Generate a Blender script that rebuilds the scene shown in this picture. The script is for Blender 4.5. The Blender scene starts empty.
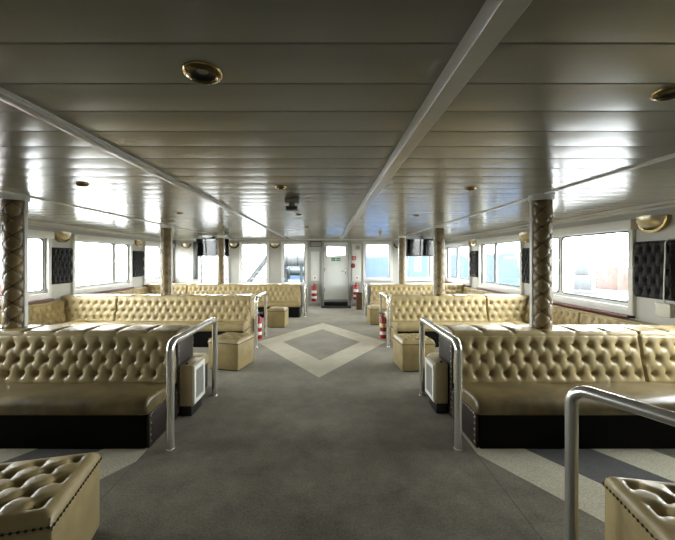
import bpy, bmesh, math, random
from mathutils import Vector, Matrix
random.seed(4)
PI = math.pi
S = bpy.context.scene
C = S.collection
CEIL = 2.14
XL, XR, YB, YF = -4.95, 3.80, 10.9, -2.6      # side walls, far wall, wall behind the camera

# ------------------------------------------------------------------ materials
def new_mat(name):
    m = bpy.data.materials.new(name); m.use_nodes = True
    nt = m.node_tree
    return m, nt, nt.nodes['Principled BSDF']

def N(nt, t, **kw):
    n = nt.nodes.new(t)
    for k, v in kw.items():
        if k in n.inputs: n.inputs[k].default_value = v
        else: setattr(n, k, v)
    return n

def mat(name, col, rough=0.5, metal=0.0, var=0.0, scale=8.0, bump=0.0, bscale=60.0, spec=0.5, coat=0.0, rvar=0.0):
    m, nt, b = new_mat(name)
    L = nt.links.new
    b.inputs['Base Color'].default_value = (*col, 1)
    b.inputs['Roughness'].default_value = rough
    b.inputs['Metallic'].default_value = metal
    b.inputs['Specular IOR Level'].default_value = spec
    b.inputs['Coat Weight'].default_value = coat
    b.inputs['Coat Roughness'].default_value = 0.15
    tc = N(nt, 'ShaderNodeTexCoord')
    if var > 0 or rvar > 0:
        no = N(nt, 'ShaderNodeTexNoise', Scale=scale, Detail=5.0, Roughness=0.6)
        L(tc.outputs['Object'], no.inputs['Vector'])
    if var > 0:
        r = N(nt, 'ShaderNodeValToRGB')
        r.color_ramp.elements[0].position = 0.3; r.color_ramp.elements[1].position = 0.72
        r.color_ramp.elements[0].color = (*[c * (1 - var) for c in col], 1)
        r.color_ramp.elements[1].color = (*[min(1, c * (1 + var)) for c in col], 1)
        L(no.outputs['Fac'], r.inputs['Fac']); L(r.outputs['Color'], b.inputs['Base Color'])
    if rvar > 0:
        mr = N(nt, 'ShaderNodeMapRange'); mr.inputs['To Min'].default_value = rough - rvar; mr.inputs['To Max'].default_value = rough + rvar
        L(no.outputs['Fac'], mr.inputs['Value']); L(mr.outputs['Result'], b.inputs['Roughness'])
    if bump > 0:
        n2 = N(nt, 'ShaderNodeTexNoise', Scale=bscale, Detail=4.0)
        L(tc.outputs['Object'], n2.inputs['Vector'])
        bp = N(nt, 'ShaderNodeBump', Strength=bump, Distance=0.004)
        L(n2.outputs['Fac'], bp.inputs['Height']); L(bp.outputs['Normal'], b.inputs['Normal'])
    return m

LEATHER = mat('tan_leather', (0.40, 0.312, 0.148), 0.36, var=0.22, scale=5, bump=0.12, bscale=90, spec=0.55, rvar=0.06)
SEATLEATHER = mat('darkened_seat_leather', (0.17, 0.125, 0.05), 0.36, var=0.5, scale=4.5, bump=0.15, bscale=70, spec=0.55, rvar=0.08)  # front-row seats: patchy brown, with the near end's dimness put into the colour
DARKLEATHER = mat('dark_brown_leather', (0.020, 0.013, 0.011), 0.45, var=0.3, bump=0.15, spec=0.35)
BLACKBASE = mat('black_kick_base', (0.004, 0.0035, 0.003), 0.75, var=0.2, spec=0.15)
PANELLEATHER = mat('charcoal_leather', (0.016, 0.015, 0.016), 0.5, var=0.2, bump=0.1, spec=0.2)
STUD = mat('nailhead_metal', (0.62, 0.58, 0.50), 0.25, metal=1.0)
STEEL = mat('brushed_steel', (0.72, 0.71, 0.67), 0.26, metal=0.85)
WHITE = mat('white_paint', (0.74, 0.74, 0.71), 0.35, var=0.03)
WALLP = mat('wall_paint', (0.50, 0.49, 0.45), 0.42, var=0.05, scale=3, bump=0.03, bscale=30)
DOORP = mat('door_paint', (0.82, 0.84, 0.81), 0.4, var=0.04, scale=4)
GREYP = mat('grey_paint', (0.36, 0.36, 0.34), 0.45, var=0.05)
DARKGREY = mat('dark_grey_paint', (0.07, 0.07, 0.068), 0.45, var=0.1)
GASKET = mat('black_rubber', (0.02, 0.02, 0.02), 0.6, var=0.1)
BRASS = mat('brass', (0.34, 0.25, 0.11), 0.16, metal=1.0, rvar=0.05)
PALEBRASS = mat('satin_brass', (0.60, 0.54, 0.40), 0.34, metal=1.0, rvar=0.05)
REDLEDGE = mat('dark_red_wood', (0.13, 0.022, 0.014), 0.4, var=0.25, scale=12)
RED = mat('red_enamel', (0.38, 0.012, 0.016), 0.3, var=0.08)
DARKRED = mat('maroon_plastic', (0.22, 0.015, 0.015), 0.4, var=0.08)
GREEN = mat('green_sign', (0.01, 0.22, 0.09), 0.45, var=0.05)
LABELW = mat('label_white', (0.85, 0.84, 0.80), 0.5, var=0.03)
YELLOW = mat('label_yellow', (0.75, 0.66, 0.30), 0.5, var=0.05)
WOODBIN = mat('brown_wood', (0.17, 0.095, 0.035), 0.5, var=0.4, scale=14)
SCREEN = mat('tv_screen', (0.004, 0.004, 0.005), 0.03, var=0.1, spec=0.8)
BLACKPL = mat('black_plastic', (0.015, 0.015, 0.015), 0.4, var=0.1)
CREAM = mat('cream_plastic', (0.62, 0.61, 0.52), 0.45, var=0.03)
DUCT = mat('white_ducting', (0.70, 0.69, 0.64), 0.22, var=0.04)
BEIGEPAINT = mat('heater_beige', (0.46, 0.375, 0.215), 0.4, var=0.12, scale=6)
GRILLE = mat('grille_grey', (0.40, 0.39, 0.36), 0.5, var=0.05)

def glass_mat():
    m, nt, b = new_mat('window_glass')
    nt.nodes.remove(b)
    out = nt.nodes['Material Output']
    t = N(nt, 'ShaderNodeBsdfTransparent'); t.inputs['Color'].default_value = (0.93, 0.95, 0.95, 1)
    g = N(nt, 'ShaderNodeBsdfGlossy', Roughness=0.02)
    f = N(nt, 'ShaderNodeFresnel', IOR=1.45)
    mx = N(nt, 'ShaderNodeMixShader')
    ge = N(nt, 'ShaderNodeNewGeometry'); mr = N(nt, 'ShaderNodeMapRange'); mr.inputs['To Min'].default_value = 1.45; mr.inputs['To Max'].default_value = 1/1.45
    nt.links.new(ge.outputs['Backfacing'], mr.inputs['Value']); nt.links.new(mr.outputs['Result'], f.inputs['IOR'])
    nt.links.new(f.outputs['Fac'], mx.inputs['Fac']); nt.links.new(t.outputs[0], mx.inputs[1]); nt.links.new(g.outputs[0], mx.inputs[2])
    nt.links.new(mx.outputs[0], out.inputs['Surface'])
    return m
GLASS = glass_mat()

def ceiling_mat():
    m, nt, b = new_mat('glossy_ceiling_planks')
    L = nt.links.new
    tc = N(nt, 'ShaderNodeTexCoord')
    mp = N(nt, 'ShaderNodeMapping'); mp.inputs['Scale'].default_value = (0.5, 4.3, 1)
    L(tc.outputs['Object'], mp.inputs['Vector'])
    no = N(nt, 'ShaderNodeTexNoise', Scale=2.0, Detail=3.0); L(mp.outputs[0], no.inputs['Vector'])
    r = N(nt, 'ShaderNodeValToRGB')
    r.color_ramp.elements[0].color = (0.27, 0.265, 0.22, 1); r.color_ramp.elements[1].color = (0.35, 0.34, 0.285, 1)
    L(no.outputs['Fac'], r.inputs['Fac']); L(r.outputs['Color'], b.inputs['Base Color'])
    mr = N(nt, 'ShaderNodeMapRange'); mr.inputs['To Min'].default_value = 0.17; mr.inputs['To Max'].default_value = 0.25
    L(no.outputs['Fac'], mr.inputs['Value']); L(mr.outputs['Result'], b.inputs['Roughness'])
    b.inputs['Specular IOR Level'].default_value = 0.75
    n2 = N(nt, 'ShaderNodeTexNoise', Scale=1.6, Detail=2.0); L(tc.outputs['Object'], n2.inputs['Vector'])
    bp = N(nt, 'ShaderNodeBump', Strength=0.12, Distance=0.02); L(n2.outputs['Fac'], bp.inputs['Height']); L(bp.outputs['Normal'], b.inputs['Normal'])
    return m
CEILM = ceiling_mat()

def carpet_mat():
    m, nt, b = new_mat('patterned_carpet')
    L = nt.links.new
    tc = N(nt, 'ShaderNodeTexCoord')
    sp = N(nt, 'ShaderNodeSeparateXYZ'); L(tc.outputs['Object'], sp.inputs[0])
    def M(op, a, bb=None, c=None):
        n = nt.nodes.new('ShaderNodeMath'); n.operation = op
        for i, v in enumerate((a, bb, c)):
            if v is None: continue
            if isinstance(v, (int, float)): n.inputs[i].default_value = v
            else: L(v, n.inputs[i])
        return n.outputs[0]
    X, Y = sp.outputs[0], sp.outputs[1]
    ax = M('DIVIDE', M('ABSOLUTE', M('ADD', X, 0.1)), 1.165)
    d1 = M('ADD', ax, M('DIVIDE', M('ABSOLUTE', M('SUBTRACT', Y, 6.15)), 1.85))
    ring = M('MULTIPLY', M('GREATER_THAN', d1, 0.6), M('LESS_THAN', d1, 1.0))
    t = M('ADD', ax, M('DIVIDE', Y, 1.85))
    near = M('LESS_THAN', Y, 3.0); offc = M('ABSOLUTE', M('ADD', X, 0.13))
    nearside = M('MULTIPLY', near, M('GREATER_THAN', offc, 1.28))
    s1 = M('MULTIPLY', M('GREATER_THAN', t, 2.49), M('LESS_THAN', t, 2.88))
    s2 = M('MULTIPLY', M('GREATER_THAN', t, 3.33), M('LESS_THAN', t, 3.72))
    side = M('MULTIPLY', nearside, M('MAXIMUM', s1, s2))
    fac = M('MAXIMUM', ring, side)
    dark = M('MULTIPLY', near, M('MULTIPLY', M('GREATER_THAN', t, 2.88), M('LESS_THAN', t, 3.33)))
    # joint between aisle carpet and side carpet
    seam = M('MULTIPLY', near, M('LESS_THAN', M('ABSOLUTE', M('SUBTRACT', M('ABSOLUTE', M('ADD', X, 0.13)), 1.28)), 0.004))
    no = N(nt, 'ShaderNodeTexNoise', Scale=3.0, Detail=8.0, Roughness=0.72); L(tc.outputs['Object'], no.inputs['Vector'])
    pile = N(nt, 'ShaderNodeTexNoise', Scale=75.0, Detail=4.0); L(tc.outputs['Object'], pile.inputs['Vector'])
    def ramp(c0, c1, src):
        r = N(nt, 'ShaderNodeValToRGB'); r.color_ramp.elements[0].color = (*c0, 1); r.color_ramp.elements[1].color = (*c1, 1)
        r.color_ramp.elements[0].position = .32; r.color_ramp.elements[1].position = .7
        L(src, r.inputs['Fac']); return r.outputs['Color']
    g = ramp((0.105, 0.096, 0.070), (0.225, 0.207, 0.155), no.outputs['Fac'])
    bg = ramp((0.44, 0.405, 0.30), (0.60, 0.56, 0.43), no.outputs['Fac'])
    dk = ramp((0.06, 0.062, 0.063), (0.10, 0.10, 0.10), no.outputs['Fac'])
    def mix(f, a, c):
        n = nt.nodes.new('ShaderNodeMix'); n.data_type = 'RGBA'
        if isinstance(f, (int, float)): n.inputs[0].default_value = f
        else: L(f, n.inputs[0])
        for s, v in ((6, a), (7, c)):
            if isinstance(v, tuple): n.inputs[s].default_value = v
            else: L(v, n.inputs[s])
        return n.outputs[2]
    col = mix(dark, g, dk); col = mix(fac, col, bg); col = mix(seam, col, (0.09, 0.085, 0.07, 1))
    pr = ramp((0.74, 0.74, 0.74), (1.18, 1.18, 1.18), pile.outputs['Fac'])
    mm = nt.nodes.new('ShaderNodeMix'); mm.data_type = 'RGBA'; mm.blend_type = 'MULTIPLY'; mm.inputs[0].default_value = 1.0
    L(col, mm.inputs[6]); L(pr, mm.inputs[7])
    L(mm.outputs[2], b.inputs['Base Color'])
    b.inputs['Sheen Weight'].default_value = 0.32; b.inputs['Sheen Roughness'].default_value = 0.4; b.inputs['Sheen Tint'].default_value = (0.95, 0.88, 0.74, 1); b.inputs['Roughness'].default_value = 0.85; b.inputs['Specular IOR Level'].default_value = 0.2
    bp = N(nt, 'ShaderNodeBump', Strength=0.5, Distance=0.006); L(pile.outputs['Fac'], bp.inputs['Height']); L(bp.outputs['Normal'], b.inputs['Normal'])
    return m
CARPET = carpet_mat()

# ------------------------------------------------------------------ mesh helpers
def obj(name, bm, m, parent=None, smooth=True, angle=40, loc=None, kind=None):
    bmesh.ops.recalc_face_normals(bm, faces=bm.faces)
    if smooth:
        for f in bm.faces: f.smooth = True
        lim = math.radians(angle)
        for e in bm.edges:
            if len(e.link_faces) == 2 and e.calc_face_angle(0) > lim: e.smooth = False
    me = bpy.data.meshes.new(name); bm.to_mesh(me); bm.free()
    o = bpy.data.objects.new(name, me); C.objects.link(o)
    me.materials.append(m)
    if parent: o.parent = parent
    if loc: o.location = loc
    if kind: o['kind'] = kind
    return o

def tag(o, label, cat, group=None):
    o['label'] = label; o['category'] = cat
    if group: o['group'] = group
    return o

def thing(name, label, cat, loc=(0, 0, 0), rz=0.0, group=None):
    o = bpy.data.objects.new(name, None); C.objects.link(o)
    o.location = loc; o.rotation_euler = (0, 0, rz); o.empty_display_size = 0.1
    return tag(o, label, cat, group)

def dup(root, loc, rz, label, group=None):
    r = root.copy(); C.objects.link(r); r.location = loc; r.rotation_euler = (0, 0, rz)
    r['label'] = label
    if group: r['group'] = group
    for ch in list(root.children):
        c = ch.copy(); C.objects.link(c); c.parent = r
        for g in list(ch.children):
            d = g.copy(); C.objects.link(d); d.parent = c
    return r

def struct(name, bm, m, **kw):
    return obj(name, bm, m, kind='structure', **kw)

def BM(): return bmesh.new()

def box(bm, x0, x1, y0, y1, z0, z1, bev=0.0, seg=2):
    v = [bm.verts.new(p) for p in ((x0,y0,z0),(x1,y0,z0),(x1,y1,z0),(x0,y1,z0),(x0,y0,z1),(x1,y0,z1),(x1,y1,z1),(x0,y1,z1))]
    fs = [bm.faces.new([v[i] for i in q]) for q in ((0,3,2,1),(4,5,6,7),(0,1,5,4),(1,2,6,5),(2,3,7,6),(3,0,4,7))]
    if bev > 0:
        es = list({e for f in fs for e in f.edges})
        bmesh.ops.bevel(bm, geom=es, offset=bev, segments=seg, affect='EDGES', profile=0.5)
    return bm

def bx(*a, **k): return box(BM(), *a, **k)

def prism(bm, pts, axis, a0, a1):
    """extrude a closed polygon: axis 'x' -> pts are (y,z); 'y' -> (x,z); 'z' -> (x,y)"""
    def P(p, a):
        return {'x': (a, p[0], p[1]), 'y': (p[0], a, p[1]), 'z': (p[0], p[1], a)}[axis]
    lo = [bm.verts.new(P(p, a0)) for p in pts]; hi = [bm.verts.new(P(p, a1)) for p in pts]
    n = len(pts)
    bm.faces.new(lo[::-1]); bm.faces.new(hi)
    for i in range(n): bm.faces.new((lo[i], lo[(i+1) % n], hi[(i+1) % n], hi[i]))
    return bm

def lathe(bm, prof, segs=24, M=None, a0=0.0, a1=2*PI):
    """prof: (r,z) list, revolved about z, then transformed by M"""
    M = M or Matrix()
    full = abs(a1 - a0 - 2*PI) < 1e-6
    n = segs if full else segs + 1
    rings = []
    for r, z in prof:
        if r < 1e-6: rings.append([bm.verts.new(M @ Vector((0, 0, z)))])
        else: rings.append([bm.verts.new(M @ Vector((r*math.cos(a0+(a1-a0)*k/segs), r*math.sin(a0+(a1-a0)*k/segs), z))) for k in range(n)])
    for A, B in zip(rings, rings[1:]):
        for k in range(segs):
            k2 = (k+1) % n if full else k+1
            q = [A[k % len(A)], A[k2 % len(A)], B[k2 % len(B)], B[k % len(B)]]
            u = []
            for v in q:
                if v not in u: u.append(v)
            if len(u) >= 3: bm.faces.new(u)
    return bm

def fillet(pts, r, n=7):
    pts = [Vector(p) for p in pts]; out = [pts[0]]
    for a, b, c in zip(pts, pts[1:], pts[2:]):
        u = (a-b).normalized(); w = (c-b).normalized()
        ang = u.angle(w); t = r / math.tan(ang/2)
        p0 = b+u*t; p1 = b+w*t; cen = b + (u+w).normalized() * (r / math.sin(ang/2))
        for k in range(n+1):
            f = PI*0.5*k/n; e0 = (p0-cen); al = e0.angle(p1-cen); e1 = ((p1-cen) - e0*((p1-cen).dot(e0)/e0.length_squared)).normalized()*e0.length
            th = al*k/n; out.append(cen+e0*math.cos(th)+e1*math.sin(th))
    out.append(pts[-1]); return out

def tube(bm, pts, r, segs=16, cap=True):
    pts = [Vector(p) for p in pts]
    T = [(pts[min(i+1, len(pts)-1)] - pts[max(i-1, 0)]).normalized() for i in range(len(pts))]
    ref = Vector((0, 0, 1)) if abs(T[0].z) < .9 else Vector((1, 0, 0))
    n = (ref - T[0]*ref.dot(T[0])).normalized(); rings = []
    for p, t in zip(pts, T):
        n = (n - t*n.dot(t)).normalized(); b = t.cross(n)
        rings.append([bm.verts.new(p + (n*math.cos(2*PI*k/segs) + b*math.sin(2*PI*k/segs))*r) for k in range(segs)])
    for A, B in zip(rings, rings[1:]):
        for k in range(segs): bm.faces.new((A[k], A[(k+1) % segs], B[(k+1) % segs], B[k]))
    if cap: bm.faces.new(rings[0][::-1]); bm.faces.new(rings[-1])
    return bm

def ball(bm, c, r, u=6, v=4, half=None):
    bmesh.ops.create_uvsphere(bm, u_segments=u, v_segments=v, radius=r, matrix=Matrix.Translation(c))
    return bm

# ---- diamond tufting: a padded slab whose front is pulled in at staggered buttons
def tuft_fn(w, h, su, sv, rows, margin_v, amp, pleat_top=True, pleat_bot=True, dr=.031, cw=.12):
    n = max(1, int((w - 0.10) / su)); off = (w - n*su)/2
    v0 = margin_v; v1 = margin_v + (rows-1)*sv
    def f(u, v):
        uu = (u-off)/su
        if v > v1: k, vv = rows-1, 0.0
        elif v < v0: k, vv = 0, 0.0
        else: vv = (v-v0)/sv; k = 0
        if v0 <= v <= v1:
            a = uu + vv/2; b = uu - vv/2
            da = abs(a-round(a)); db = abs(b-round(b))
            cr = max(math.exp(-(da/0.13)**2), math.exp(-(db/0.13)**2))
        else:
            ua = uu + (0.5 if (k % 2) else 0.0); da = abs(ua-round(ua))
            q = min(1.0, (v-v1 if v > v1 else v0-v)/.05)
            cr = math.exp(-(da/(0.13))**2)*(1-.35*q)
            if (v > v1 and not pleat_top) or (v < v0 and not pleat_bot): cr *= 0.0
        dip = 0.0; full = 0.0
        kv = (v-v0)/sv; r0 = int(round(kv))
        for rr in (r0-1, r0, r0+1):
            if 0 <= rr < rows:
                o = 0.5 if rr % 2 else 0.0
                c = round(uu-o)+o
                bu = off + c*su
                if -1e-6 <= bu <= w+1e-6:
                    d2 = ((u-bu)**2 + (v-(v0+rr*sv))**2)
                    dip = max(dip, .62*math.exp(-d2/dr**2)+.38*math.exp(-d2/(dr*.42)**2))
        return amp*(1.0 - cw*cr - 0.95*dip)
    return f

def slab(bm, P0, U, V, w, h, thick, fn, step=0.014, er=0.03):
    P0, U, V = Vector(P0), Vector(U).normalized(), Vector(V).normalized(); Nn = U.cross(V).normalized()
    nu, nv = max(4, int(w/step)), max(4, int(h/step))
    g = []
    for j in range(nv+1):
        row = []
        for i in range(nu+1):
            u = w*i/nu; v = h*j/nv
            e = min(u, w-u, v, h-v); d = fn(u, v)
            if e < er: d -= (er - math.sqrt(max(0, er*er-(er-e)**2))); 
            row.append(bm.verts.new(P0+U*u+V*v+Nn*(thick+d)))
        g.append(row)
    for j in range(nv):
        for i in range(nu): bm.faces.new((g[j][i], g[j][i+1], g[j+1][i+1], g[j+1][i]))
    loop = [g[0][i] for i in range(nu+1)] + [g[j][nu] for j in range(1, nv+1)] + [g[nv][i] for i in range(nu-1, -1, -1)] + [g[j][0] for j in range(nv-1, 0, -1)]
    back = []
    for v in loop:
        d = (v.co-P0).dot(Nn); back.append(bm.verts.new(v.co-Nn*d))
    n = len(loop)
    for i in range(n): bm.faces.new((loop[i], back[i], back[(i+1) % n], loop[(i+1) % n]))
    bm.faces.new(back[::-1])
    return bm

# ------------------------------------------------------------------ the setting
floor = struct('floor', bx(XL-.12, XR+.12, YF-.12, YB+.12, -0.06, 0.0), CARPET, smooth=False)

# ceiling: planks running across the saloon, each with a faint crown and a fine joint
bm = BM(); pitch = 0.232; y = YF-.1; prof = []
while y < YB+.1:
    for f, dz in [(0.0, 0.0045)]+[(t, 0.0017*(2*t-1)**2) for t in (0.02, .1, .2, .3, .4, .5, .6, .7, .8, .9, .98)]:
        prof.append((y+f*pitch, CEIL+dz+0.0))
    y += pitch
nx = 2
rows_ = []
for yy, zz in prof: rows_.append([bm.verts.new((XL-.1+(XR-XL+.2)*i/nx, yy, zz)) for i in range(nx+1)])
for A, B in zip(rows_, rows_[1:]):
    for i in range(nx): bm.faces.new((A[i], B[i], B[i+1], A[i+1]))
top = [[bm.verts.new((v.co.x, v.co.y, CEIL+.08)) for v in R] for R in (rows_[0], rows_[-1])]
bm.faces.new((top[0][0], top[1][0], top[1][-1], top[0][-1]))
ceiling = struct('ceiling', bm, CEILM, angle=30)

# windows: (near y, far y) of every pane, per side wall
WINS = {'right': [((2.31, 2.88), (2.94, 3.40)), ((4.29, 5.52), (5.60, 6.13)), ((6.68, 7.67), (7.75, 8.33)), ((9.07, 9.92), (10.0, 10.72))],  # first window is out of view, narrowed to lessen light near the camera
        'left': [((2.20, 2.90), (2.97, 3.48)), ((4.15, 5.48), (5.56, 5.95)), ((6.68, 7.90), (7.97, 8.47)), ((9.25, 10.10), (10.17, 10.74))]}  # here too the first window is unseen and sized for the near light
ZB, ZT = 0.955, 1.845       # glass bottom and top
wn = 0
def rrect(y0, y1, z0, z1, r, n=5):
    out = []
    for cy, cz, a in ((y1-r, z1-r, 0), (y0+r, z1-r, PI/2), (y0+r, z0+r, PI), (y1-r, z0+r, 1.5*PI)):
        for k in range(n+1): out.append((cy+r*math.cos(a+PI/2*k/n), cz+r*math.sin(a+PI/2*k/n)))
    return out
def ring(bm, outer, inner, axis, a0, a1):
    def P(p, a): return (a, p[0], p[1]) if axis == 'x' else (p[0], a, p[1])
    n = len(outer)
    vs = [[bm.verts.new(P(p, a)) for p in loop] for loop in (outer, inner) for a in (a0, a1)]
    O0, O1, I0, I1 = vs
    for i in range(n):
        j = (i+1) % n
        bm.faces.new((O0[i], O0[j], I0[j], I0[i])); bm.faces.new((O1[i], I1[i], I1[j], O1[j]))
        bm.faces.new((O0[i], O1[i], O1[j], O0[j])); bm.faces.new((I0[i], I0[j], I1[j], I1[i]))
    return bm
def srect(y0, y1, z0, z1, n=5):
    """rectangle with as many points as rrect, the spare ones gathered on its corners' sides"""
    out = []
    for cy, cz, dy, dz in ((y1, z1, 0, 1), (y0, z1, 1, 0), (y0, z0, 0, -1), (y1, z0, -1, 0)):
        for k in range(n+1): out.append((cy, cz))
    # nudge the doubles apart so that no face is degenerate
    e = 0.0008; res = []
    for c in range(4):
        for k in range(n+1):
            cy, cz = out[c*(n+1)+k]; t = (k-n/2)*e
            d = {0: (-max(t, 0), min(t, 0)), 1: (-min(t, 0)*-1*-1, -max(t, 0)), 2: (max(t, 0), -min(t, 0)), 3: (min(t, 0), max(t, 0))}[c]
            res.append((cy+d[0], cz+d[1]))
    return res

def side_wall(side):
    global wn
    s = 1 if side == 'right' else -1
    X = XR if side == 'right' else XL
    x0, x1 = (X, X+.12) if s > 0 else (X-.12, X)
    bm = BM()
    box(bm, x0, x1, YF, YB, -0.05, .90); box(bm, x0, x1, YF, YB, 1.90, CEIL+.05)
    edges = [YF]
    for (a, b), (c, d) in WINS[side]: edges += [a-.05, d+.05]
    edges.append(YB)
    for i in range(0, len(edges), 2): box(bm, x0, x1, edges[i], edges[i+1], .90, 1.90)
    struct('wall_'+side, bm, WALLP, smooth=False)
    for (a, b), (c, d) in WINS[side]:
        wn += 1
        # sheet with the two rounded openings
        f = BM()
        xa, xb = (X+.02, X+.05) if s > 0 else (X-.05, X-.02)
        mid = (b+c)/2
        ring(f, srect(a-.05, mid, .90, 1.90), rrect(a, b, ZB, ZT, .055), 'x', xa, xb)
        ring(f, srect(mid, d+.05, .90, 1.90), rrect(c, d, ZB, ZT, .055), 'x', xa, xb)
        w = struct('window_%d' % wn, f, WHITE, angle=30)
        # architrave standing proud of the wall
        t = BM(); p0, p1 = (X-.045, X+.0) if s > 0 else (X, X+.045)
        box(t, p0, p1, a-.11, a-.045, .80, 1.93, .006); box(t, p0, p1, d+.045, d+.11, .80, 1.93, .006)
        box(t, p0, p1, a-.045, d+.045, .80, .905, .006)
        obj('window_frame', t, WHITE, w)
        q = BM(); p0, p1 = (X-.085, X+.0) if s > 0 else (X, X+.085)
        box(q, p0, p1, a-.13, d+.13, 1.865, 1.985, .008)
        obj('window_pelmet', q, WHITE, w)
        gk = BM(); g0, g1 = (X+.012, X+.024) if s > 0 else (X-.024, X-.012)
        for (u0, u1) in ((a, b), (c, d)):
            ring(gk, rrect(u0-.012, u1+.012, ZB-.012, ZT+.012, .065), rrect(u0+.006, u1-.006, ZB+.006, ZT-.006, .05), 'x', g0, g1)
        obj('window_gasket', gk, GASKET, w)
        for (u0, u1) in ((a, b), (c, d)):
            pane = BM(); xp = X+.036*s
            box(pane, xp-.003, xp+.003, u0-.003, u1+.003, ZB-.003, ZT+.003)
            obj('window_pane', pane, GLASS, w, smooth=False)
side_wall('right'); side_wall('left')

# far wall with door and windows
DX0, DX1, DZ0, DZ1 = -0.09, 0.66, 0.20, 2.03
BW = [(-4.05, -3.20), (-2.74, -1.93), (-1.40, -0.70), (1.22, 2.02), (2.55, 3.30)]
BZ0, BZ1 = 0.88, 2.00
bm = BM(); y0, y1 = YB, YB+.12
cuts = BW[:3] + [(DX0, DX1)] + BW[3:]
x = XL-.1
for i, (a, b) in enumerate(cuts):
    box(bm, x, a, y0, y1, -.05, CEIL+.05)
    lo, hi = (DZ0, DZ1) if (a, b) == (DX0, DX1) else (BZ0 if a > 0 else .74, BZ1)
    box(bm, a, b, y0, y1, -.05, lo); box(bm, a, b, y0, y1, hi, CEIL+.05)
    x = b
box(bm, x, XR+.1, y0, y1, -.05, CEIL+.05)
struct('wall_back', bm, WALLP, smooth=False)
for a, b in BW:
    wn += 1; Z0 = BZ0; BZ0 = BZ0 if a > 0 else .74
    f = BM(); ring(f, srect(a, b, BZ0, BZ1), rrect(a+.03, b-.03, BZ0+.03, BZ1-.03, .04), 'y', YB+.03, YB+.07)
    w = struct('window_%d' % wn, f, WHITE, angle=30)
    t = BM()
    for q in ((a-.07, a, BZ0-.08, BZ1+.06), (b, b+.07, BZ0-.08, BZ1+.06), (a, b, BZ1, BZ1+.06), (a, b, BZ0-.08, BZ0)):
        box(t, q[0], q[1], YB-.05, YB, q[2], q[3], .005)
    obj('window_frame', t, WHITE, w)
    gk = BM(); ring(gk, rrect(a+.022, b-.022, BZ0+.022, BZ1-.022, .05), rrect(a+.034, b-.034, BZ0+.034, BZ1-.034, .036), 'y', YB+.02, YB+.032)
    obj('window_gasket', gk, GASKET if a < 0 else GREYP, w)
    obj('window_pane', bx(a+.027, b-.027, YB+.047, YB+.053, BZ0+.027, BZ1-.027), GLASS, w, smooth=False)
    BZ0 = Z0
# wall behind the camera
struct('wall_front', bx(XL-.1, XR+.1, YF-.12, YF, -.05, CEIL+.05), WALLP, smooth=False)
# door
bm = BM()
W0, W1, G0, G1 = DX0+.09, DX1-.07, 1.60, 1.90
for q in ((DX0, W0, DZ0, DZ1), (W1, DX1, DZ0, DZ1), (W0, W1, DZ0, G0), (W0, W1, G1, DZ1)):
    box(bm, q[0], q[1], YB+.03, YB+.08, q[2], q[3])
door = struct('door_1', bm, DOORP, smooth=False)
obj('door_pane', bx(W0-.002, W1+.002, YB+.05, YB+.056, G0-.002, G1+.002), GLASS, door, smooth=False)
t = BM(); ring(t, rrect(W0-.035, W1+.035, G0-.035, G1+.035, .03), rrect(W0, W1, G0, G1, .025), 'y', YB+.015, YB+.03)
obj('door_window_frame', t, WHITE, door)
t = BM(); box(t, DX1-.085, DX1-.055, YB+.022, YB+.03, 1.02, 1.2, .003); tube(t, fillet([(DX1-.07, YB+.03, 1.12), (DX1-.07, YB-.02, 1.12), (DX1-.2, YB-.02, 1.11)], .015), .011, 10)
obj('door_handle', t, STEEL, door)
t = BM()
for k in range(3): box(t, DX0+.0, DX0+.03, YB+.012, YB+.03, .45+.65*k, .57+.65*k, .003)
obj('door_hinge', t, GREYP, door)
t = BM()
box(t, DX0-.1, DX0, YB-.06, YB, .0, DZ1+.07, .006); box(t, DX1, DX1+.1, YB-.06, YB, .0, DZ1+.07, .006); box(t, DX0, DX1, YB-.06, YB, DZ1, DZ1+.07, .006)
struct('trim_1', t, GREYP)
struct('trim_2', bx(DX0-.04, DX1+.06, YB-.05, YB, .13, DZ0, .006), GREYP)
struct('trim_3', bx(DX0-.12, DX1+.12, YB-.035, YB-.0, DZ1+.072, DZ1+.092), RED)
# trunking and trims under the ceiling
bm = BM(); prism(bm, [(.394, CEIL+.004), (.394, CEIL-.05), (.398, CEIL-.056), (.403, CEIL-.05), (.468, CEIL-.05), (.474, CEIL-.044), (.474, CEIL+.004)], 'y', YF, YB)
struct('trim_4', bm, DUCT)
struct('trim_5', bx(-1.275, -1.215, YF, YB, CEIL-.022, CEIL+.004, .004), DUCT)
struct('trim_6', bx(-3.07, -3.02, YF, YB, CEIL-.014, CEIL+.004, .003), DUCT)
struct('trim_7', bx(2.10, 2.15, YF, YB, CEIL-.014, CEIL+.004, .003), DUCT)
for nm, X, s in (('trim_8', XR, -1), ('trim_9', XL, 1)):
    bm = BM(); prism(bm, [(X, CEIL+.003), (X+s*.05, CEIL+.003), (X+s*.05, CEIL-.03), (X+s*.012, CEIL-.045), (X+s*.012, CEIL-.075), (X, CEIL-.075)], 'y', YF, YB)
    struct(nm, bm, DUCT)
struct('trim_10', bx(XL, XR, YB-.06, YB, CEIL-.045, CEIL+.003, .004), DUCT)
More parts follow.
